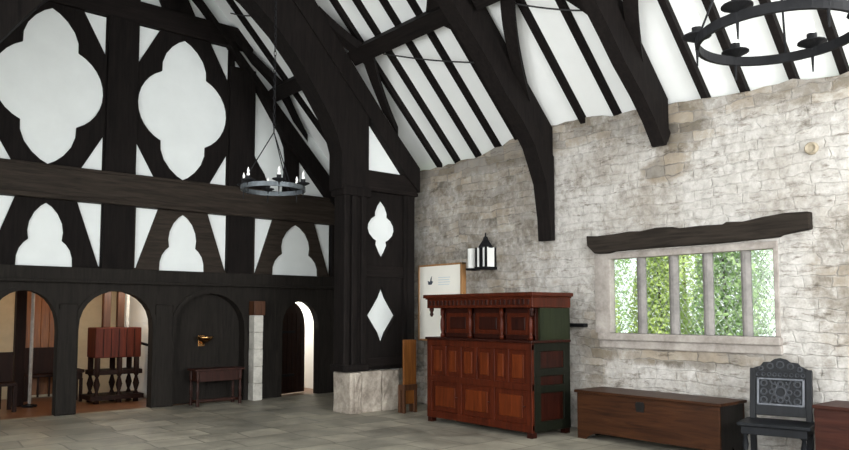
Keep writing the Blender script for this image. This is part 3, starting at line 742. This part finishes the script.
t = thing('wall_lantern', 'black wall lantern with white glass panes and pointed cap above the cupboard', 'lantern', (8.2, 8.13, 2.32))
cx, cy = 8.17, 8.13
obj('base', box(B(), cx - 0.13, W, cy - 0.13, cy + 0.13, 2.29, 2.33), M['iron'], t, bevel=0.006)
for sx in (-1, 1):
    for sy in (-1, 1): obj('corner_post', box(B(), cx + sx * 0.10 - 0.015, cx + sx * 0.10 + 0.015, cy + sy * 0.105 - 0.015, cy + sy * 0.105 + 0.015, 2.33, 2.64), M['iron'], t)
obj('centre_bar', box(B(), cx - 0.115, cx - 0.09, cy - 0.035, cy + 0.03, 2.33, 2.64), M['iron'], t)
for sy in (-1, 1): obj('pane', box(B(), cx - 0.10, cx - 0.095, cy + sy * 0.06 - 0.04, cy + sy * 0.06 + 0.04, 2.33, 2.64), M['wax'], t)
obj('pane', box(B(), cx - 0.09, cx + 0.09, cy - 0.11, cy - 0.105, 2.33, 2.64), M['wax'], t)
obj('cap', lathe(B(), [(0.16, 2.63), (0.15, 2.66), (0.06, 2.76), (0.05, 2.80), (0.02, 2.82), (0.012, 2.88)], cx, cy, 0, 4), M['iron'], t)
t = thing('candle_sconce', 'white candle tube on a dark wall bracket left of the black lantern', 'sconce', (8.2, 8.45, 2.32))
obj('bracket', box(B(), 8.1, W, 8.38, 8.52, 2.29, 2.325), M['iron'], t, bevel=0.006)
obj('candle_tube', lathe(B(), [(0.065, 2.325), (0.065, 2.64), (0.05, 2.645)], 8.17, 8.45, 0, 16), M['wax'], t, smooth=False)

# ------------------------------------------------------------------ court cupboard
c = thing('court_cupboard', 'large polished red-brown panelled oak court cupboard against the stone wall', 'cupboard', (7.46, 7.24, 0))
XF, XB, Y0, Y1 = 7.07, 7.85, 6.22, 8.28
for y in (Y0 + 0.01, Y1 - 0.10):
    for x in (XF + 0.01, XB - 0.1): obj('foot', box(B(), x, x + 0.09, y, y + 0.09, 0, 0.10), M['mahogany_dark'], c)
obj('lower_body', box(B(), XF + 0.04, XB - 0.01, Y0 + 0.03, Y1 - 0.02, 0.08, 1.20), M['mahogany_dark'], c)
bm = B()                                   # front frame: stiles and rails
rails = [(0.07, 0.17), (0.60, 0.69), (1.12, 1.21)]
for a, b_ in rails: box(bm, XF, XF + 0.05, Y0, Y1, a, b_)
low = [6.22 + 0.10, 6.92, 7.53, 8.18]
for y in (Y0, 6.885, 7.535, Y1 - 0.10): box(bm, XF + 0.001, XF + 0.049, y, y + (0.10 if y in (Y0, Y1 - 0.10) else 0.075), 0.1, 1.2)
for y in (6.62, 7.22, 7.86): box(bm, XF + 0.002, XF + 0.048, y, y + 0.06, 0.65, 1.15)
obj('front_frame', bm, M['mahogany'], c, bevel=0.006)
for a, b_ in ((6.32, 6.885), (6.96, 7.535), (7.61, 8.18)):
    d = obj('door', box(B(), XF + 0.018, XF + 0.05, a, b_, 0.17, 0.60), M['mahogany'], c, bevel=0.004)
    bm = B(); box(bm, XF + 0.006, XF + 0.03, a + 0.07, b_ - 0.07, 0.24, 0.53); obj('raised_panel', bm, M['mahogany_panel'], d, bevel=0.012)
    obj('knob', lathe(B(), [(0.016, 0), (0.016, 0.012)], XF, a + 0.035, 0.39, 10), M['mahogany_dark'], d)
for a, b_ in ((6.32, 6.62), (6.68, 6.885), (6.96, 7.22), (7.28, 7.535), (7.61, 7.86), (7.92, 8.18)):
    p = obj('frieze_panel', box(B(), XF + 0.022, XF + 0.05, a, b_, 0.69, 1.12), M['mahogany'], c)
    bm = B(); box(bm, XF + 0.008, XF + 0.03, a + 0.045, b_ - 0.045, 0.75, 1.06); obj('raised_panel', bm, M['mahogany_panel'], p, bevel=0.012)
bm = B(); box(bm, XF - 0.025, XB, Y0 - 0.02, Y1 + 0.02, 1.21, 1.245)
obj('ledge', bm, M['mahogany_dark'], c, bevel=0.008)
# right-hand end: framed side
bm = B()
for a, b_ in ((0.07, 0.20), (0.56, 0.66), (0.78, 0.88), (1.10, 1.21)): box(bm, XF + 0.05, XB, Y0, Y0 + 0.04, a, b_)
for x in (XF + 0.051, XB - 0.13): box(bm, x, x + 0.129, Y0 + 0.001, Y0 + 0.039, 0.08, 1.2)
obj('side_frame', bm, M['cab_side'], c, bevel=0.006)
obj('side_panel', box(B(), XF + 0.1, XB - 0.1, Y0 + 0.018, Y0 + 0.04, 0.88, 1.12), M['mahogany_dark'], c)
# recessed upper stage
UX = XF + 0.17
obj('upper_body', box(B(), UX, XB, Y0 + 0.03, Y1 - 0.17, 1.245, 1.68), M['mahogany_dark'], c)
bm = B()
for y in (6.28, 6.80, 7.42, 8.03): box(bm, UX - 0.02, UX + 0.01, y, y + 0.09, 1.25, 1.68)
box(bm, UX - 0.02, UX + 0.01, 6.27, 8.12, 1.25, 1.31); box(bm, UX - 0.02, UX + 0.01, 6.27, 8.12, 1.60, 1.68)
obj('upper_frame', bm, M['mahogany_dark'], c, bevel=0.004)
for a, b_ in ((6.38, 6.79), (6.90, 7.41), (7.52, 8.02)):
    d = obj('upper_door', box(B(), UX - 0.012, UX + 0.01, a, b_, 1.31, 1.60), M['mahogany'], c, bevel=0.004)
    obj('raised_panel', box(B(), UX - 0.022, UX - 0.005, a + 0.08, b_ - 0.08, 1.37, 1.545), M['mahogany_dark'], d, bevel=0.01)
def baluster(y, x):
    obj('baluster', lathe(B(), [(0.032, 1.245), (0.032, 1.29), (0.018, 1.31), (0.03, 1.36), (0.034, 1.42), (0.03, 1.50), (0.018, 1.55), (0.03, 1.57), (0.032, 1.68)], x, y, 0, 14), M['mahogany'], c, smooth=True)
for y in (6.33, 6.85, 7.47, 8.06): baluster(y, UX - 0.055)
bm = B(); box(bm, XF, XB + 0.0, Y0 - 0.02, Y1, 1.67, 1.82); box(bm, XF - 0.05, XB + 0.0, Y0 - 0.07, Y1 + 0.04, 1.82, 1.87); box(bm, XF - 0.02, XB, Y0 - 0.04, Y1 + 0.02, 1.80, 1.82)
obj('canopy', bm, M['mahogany'], c, bevel=0.008)
bm = B()
for k in range(24): box(bm, XF - 0.008, XF + 0.004, Y0 + 0.03 + k * 0.084, Y0 + 0.08 + k * 0.084, 1.71, 1.78)
obj('carved_band', bm, M['mahogany_dark'], c, bevel=0.004)
for y in (Y0 + 0.035, Y1 - 0.05): obj('pendant', lathe(B(), [(0.012, 1.545), (0.03, 1.58), (0.02, 1.61), (0.035, 1.64), (0.035, 1.675)], XF + 0.05, y, 0, 14), M['mahogany_dark'], c, smooth=True)
obj('upper_side', box(B(), XF + 0.17, XB, Y0 - 0.002, Y0 + 0.028, 1.246, 1.668), M['cab_reflection'], c)

# honey oak stand left of the cupboard
t = thing('oak_stand', 'narrow honey-coloured oak stand between the stone base and the red-brown cupboard', 'stand', (7.44, 9.17, 0))
obj('upper_panel', box(B(), 7.30, 7.56, 9.12, 9.16, 0.45, 1.17), M['orange'], t, bevel=0.008)
obj('lower_panel', box(B(), 7.33, 7.54, 9.13, 9.16, 0.14, 0.36), M['orange'], t, bevel=0.008)
obj('crosspiece', box(B(), 7.29, 7.57, 9.10, 9.26, 0.36, 0.45), M['brown'], t, bevel=0.008)
for x in (7.29, 7.52): obj('leg', box(B(), x, x + 0.05, 9.11, 9.17, 0, 0.37), M['brown'], t, bevel=0.006)
for x in (7.29, 7.52): obj('leg', box(B(), x, x + 0.05, 9.20, 9.26, 0, 0.37), M['brown'], t, bevel=0.006)

# ------------------------------------------------------------------ long chest under the window
t = thing('long_chest', 'long plain brown oak chest standing under the window', 'chest', (7.9, 4.95, 0))
X0, X1, Y0, Y1 = 7.60, 8.17, 4.0, 5.92
bm = B(); prism(bm, [(Y0, 0), (Y0 + 0.10, 0), (Y0 + 0.14, 0.06), (Y0 + 0.2, 0.09), (Y1 - 0.3, 0.09), (Y1 - 0.2, 0.06), (Y1 - 0.14, 0.02), (Y1 - 0.13, 0), (Y1, 0), (Y1, 0.58), (Y0, 0.58)], 'YZ', X0, X0 + 0.03)
obj('front_board', bm, M['chest'], t, bevel=0.005)
obj('back_board', box(B(), X1 - 0.03, X1, Y0, Y1, 0.08, 0.58), M['chest'], t)
for y in (Y0 + 0.002, Y1 - 0.034):
    obj('end_board', prism(B(), [(X0 + 0.03, 0), (X0 + 0.2, 0), (X0 + 0.28, 0.12), (X0 + 0.36, 0), (X1 - 0.03, 0), (X1 - 0.03, 0.58), (X0 + 0.03, 0.58)], 'XZ', y, y + 0.03), M['chest_end'], t)
obj('floor_board', box(B(), X0 + 0.03, X1 - 0.03, Y0 + 0.03, Y1 - 0.03, 0.10, 0.13), M['chest'], t)
obj('lid', box(B(), X0 - 0.025, X1 + 0.01, Y0 - 0.03, Y1 + 0.03, 0.58, 0.615), M['chest'], t, bevel=0.008)
obj('lock_plate', prism(B(), [(4.94, 0.42), (5.04, 0.42), (5.055, 0.5), (5.04, 0.54), (4.94, 0.54), (4.925, 0.5)], 'YZ', X0 - 0.005, X0), M['chest_end'], t)

# red-brown box chest at the right edge
t = thing('low_box_chest', 'dark red-brown box chest at the right edge of the picture beside the carved chair', 'chest', (7.9, 2.35, 0))
X0, X1, Y0, Y1 = 7.62, 8.2, 1.6, 3.03
obj('body', box(B(), X0, X1, Y0, Y1, 0.06, 0.66), M['redchest'], t, bevel=0.006)
obj('lid', box(B(), X0 - 0.02, X1, Y0 - 0.02, Y1 + 0.01, 0.66, 0.695), M['redchest'], t, bevel=0.006)
obj('plinth', box(B(), X0 - 0.01, X1, Y0, Y1 + 0.005, 0, 0.06), M['redchest'], t, bevel=0.006)

# ------------------------------------------------------------------ carved chair
ch = thing('carved_chair', 'black carved oak panel-back chair between the long chest and the red-brown box', 'chair', (7.78, 3.46, 0), rotz=math.radians(14))
def cp(name, bm, mat='chair', parent=ch, bev=0.005, smooth=False): return obj(name, bm, M[mat], parent, bevel=bev, smooth=smooth, local=True)
# local frame: front is -x, width along y
cp('seat', box(B(), -0.27, 0.22, -0.345, 0.345, 0.425, 0.465), bev=0.012)
cp('seat_rail', box(B(), -0.245, 0.20, -0.31, 0.31, 0.345, 0.425))
for y in (-0.275, 0.275):
    cp('front_leg', lathe(B(), [(0.034, 0), (0.034, 0.05), (0.022, 0.06), (0.034, 0.10), (0.034, 0.14), (0.018, 0.17), (0.033, 0.24), (0.018, 0.32), (0.034, 0.34), (0.034, 0.42)], -0.21, y, 0, 14), smooth=True, bev=0)
    bm = B(); prism(bm, [(0.17, 0), (0.23, 0), (0.22, 0.45), (0.30, 0.98), (0.25, 1.0), (0.155, 0.45)], 'XZ', y - 0.03, y + 0.03); cp('rear_post', bm)
cp('stretcher', box(B(), -0.225, -0.195, -0.26, 0.26, 0.07, 0.11))
for y in (-0.275, 0.275): cp('stretcher', box(B(), -0.2, 0.19, y - 0.015, y + 0.015, 0.07, 0.11))
TL = Matrix.Translation((0.19, 0, 0.47)) @ Matrix.Rotation(math.radians(8.5), 4, 'Y')        # leaning back: local z runs up the back
def back(bm): bm.transform(TL); return bm
bm = B(); box(bm, -0.015, 0.03, -0.25, 0.25, 0.03, 0.14); cp('lower_back_rail', back(bm))
pn = cp('back_panel', back(box(B(), 0.0, 0.025, -0.25, 0.25, 0.12, 0.46)), bev=0)
bm = B(); Yh, Za, Zb = 0.235, 0.135, 0.43
box(bm, -0.022, 0.0, -Yh, Yh, Za, Za + 0.022); box(bm, -0.022, 0.0, -Yh, Yh, Zb - 0.022, Zb); box(bm, -0.022, 0.0, -Yh, -Yh + 0.025, Za, Zb); box(bm, -0.022, 0.0, Yh - 0.025, Yh, Za, Zb)
M['chairmid'] = wood('mid tone carved oak', (0.012, 0.0135, 0.016), (0.04, 0.044, 0.053), 0.35, spec=0.3)  # carving drawn lighter than the rest of the chair
M['chair_sheen'] = wood('blue grey oak with painted sheen', (0.03, 0.034, 0.042), (0.075, 0.083, 0.10), 0.35)  # highlight on the panel frame painted as a paler oak
cp('panel_moulding', back(bm), 'chair_sheen', pn)
bm = B()                                   # carved flower, scrolls and corner leaves
def blob(y, z, r, d=0.02): lathe(bm, [(r, 0), (r * 0.8, d * 0.6), (r * 0.3, d)], 0, 0, 0, 10); 
def ringc(y, z, r, w_): tube(bm, [(-0.006, y + r * math.cos(a), z + r * math.sin(a)) for a in [2 * PI * k / 14 for k in range(15)]], w_, 6)
zc = (Za + Zb) / 2
ringc(0, zc, 0.055, 0.011)
for k in range(8):
    a = 2 * PI * k / 8; ringc(0.085 * math.cos(a), zc + 0.085 * math.sin(a), 0.026, 0.009)
for sy in (-1, 1):
    for dz in (-0.09, 0, 0.09): ringc(sy * 0.165, zc + dz, 0.032, 0.010)
    tube(bm, [(-0.005, sy * (0.05 + 0.09 * t_), zc - 0.11 + 0.03 * math.sin(6 * t_)) for t_ in [k / 8 for k in range(9)]], 0.009, 6)
    tube(bm, [(-0.005, sy * (0.05 + 0.09 * t_), zc + 0.11 - 0.03 * math.sin(6 * t_)) for t_ in [k / 8 for k in range(9)]], 0.009, 6)
cp('carving', back(bm), 'chairmid', pn, bev=0)
bm = B(); box(bm, -0.02, 0.03, -0.29, 0.29, 0.43, 0.505); cp('top_rail', back(bm))
bm = B(); prism(bm, [(-0.27, 0.5), (-0.27, 0.535), (-0.20, 0.56), (-0.17, 0.60), (-0.10, 0.605), (-0.06, 0.635), (0, 0.65), (0.06, 0.635), (0.10, 0.605), (0.17, 0.60), (0.20, 0.56), (0.27, 0.535), (0.27, 0.5)], 'YZ', -0.012, 0.025)
cr = cp('cresting', back(bm))
bm = B()
for y, z, r_ in ((0, 0.575, 0.035), (0.10, 0.56, 0.03), (-0.10, 0.56, 0.03), (0.19, 0.53, 0.022), (-0.19, 0.53, 0.022)):
    tube(bm, [(-0.016, y + r_ * math.cos(a), z + r_ * math.sin(a)) for a in [2 * PI * k / 12 for k in range(13)]], 0.008, 6)
for k in range(9): tube(bm, [(-0.022, -0.22 + k * 0.055 + 0.018 * math.cos(a), 0.467 + 0.018 * math.sin(a)) for a in [2 * PI * j / 8 for j in range(9)]], 0.006, 5)
cp('carved_scrolls', back(bm), 'chairmid', cr, bev=0)

# ------------------------------------------------------------------ light
wd = bpy.data.worlds.new('sky'); bpy.context.scene.world = wd; wd.use_nodes = True
bg = wd.node_tree.nodes['Background']; bg.inputs[0].default_value = (0.93, 0.98, 1.0, 1); bg.inputs[1].default_value = 1.7
def light(name, kind, loc, energy, col=(1, 1, 1), **k):
    l = bpy.data.lights.new(name, kind); l.energy = energy; l.color = col
    for a, b_ in k.items(): setattr(l, a, b_)
    o = bpy.data.objects.new(name, l); C.objects.link(o); o.location = loc; return o
s = light('sun', 'SUN', (0, -5, 20), 6.0, (1.0, 0.96, 0.88), angle=0.02)
s.rotation_euler = Vector((0.45, 0.62, -0.85)).to_track_quat('-Z', 'Y').to_euler()
# daylight coming in at the tall windows of the opposite wall
for y in (-0.95, 2.85, 6.65):
    a = light('window_daylight', 'AREA', (XL - 0.45, y, 2.45), 250, (0.97, 0.99, 1.0), shape='RECTANGLE', size=3.3, size_y=2.9)
    a.rotation_euler = (0, -PI / 2, 0)
a = light('added_gable_fill', 'AREA', (5.4, -3.3, 3.0), 1050, (0.98, 0.995, 1.0), shape='RECTANGLE', size=4.4, size_y=3.6)  # unseen fill lamp added to brighten the end wall
a.rotation_euler = (PI / 2, 0, 0)
light('passage_light', 'POINT', (3.3, 14.2, 2.2), 15, (1.0, 0.6, 0.28), shadow_soft_size=0.12)
light('passage_light', 'POINT', (4.35, 13.2, 2.1), 30, (1.0, 0.93, 0.84), shadow_soft_size=0.12)
light('passage_light', 'POINT', (7.5, 13.9, 1.9), 85, (1.0, 1.0, 1.0), shadow_soft_size=0.12)  # added point light standing in for daylight beyond the ajar door

# ------------------------------------------------------------------ camera
cam = bpy.data.cameras.new('camera'); co = bpy.data.objects.new('camera', cam); C.objects.link(co)
co.location = (0, 0, 1.6); co.rotation_euler = (math.radians(94.0), 0, -math.radians(40.2933))
cam.sensor_width = 36; cam.lens = 723 / 849 * 36; cam.shift_y = 0.0441; cam.clip_start = 0.05
sc = bpy.context.scene; sc.camera = co
sc.view_settings.view_transform = 'Standard'; sc.view_settings.look = 'None'; sc.view_settings.gamma = 1
sc.view_settings.exposure = 0.0
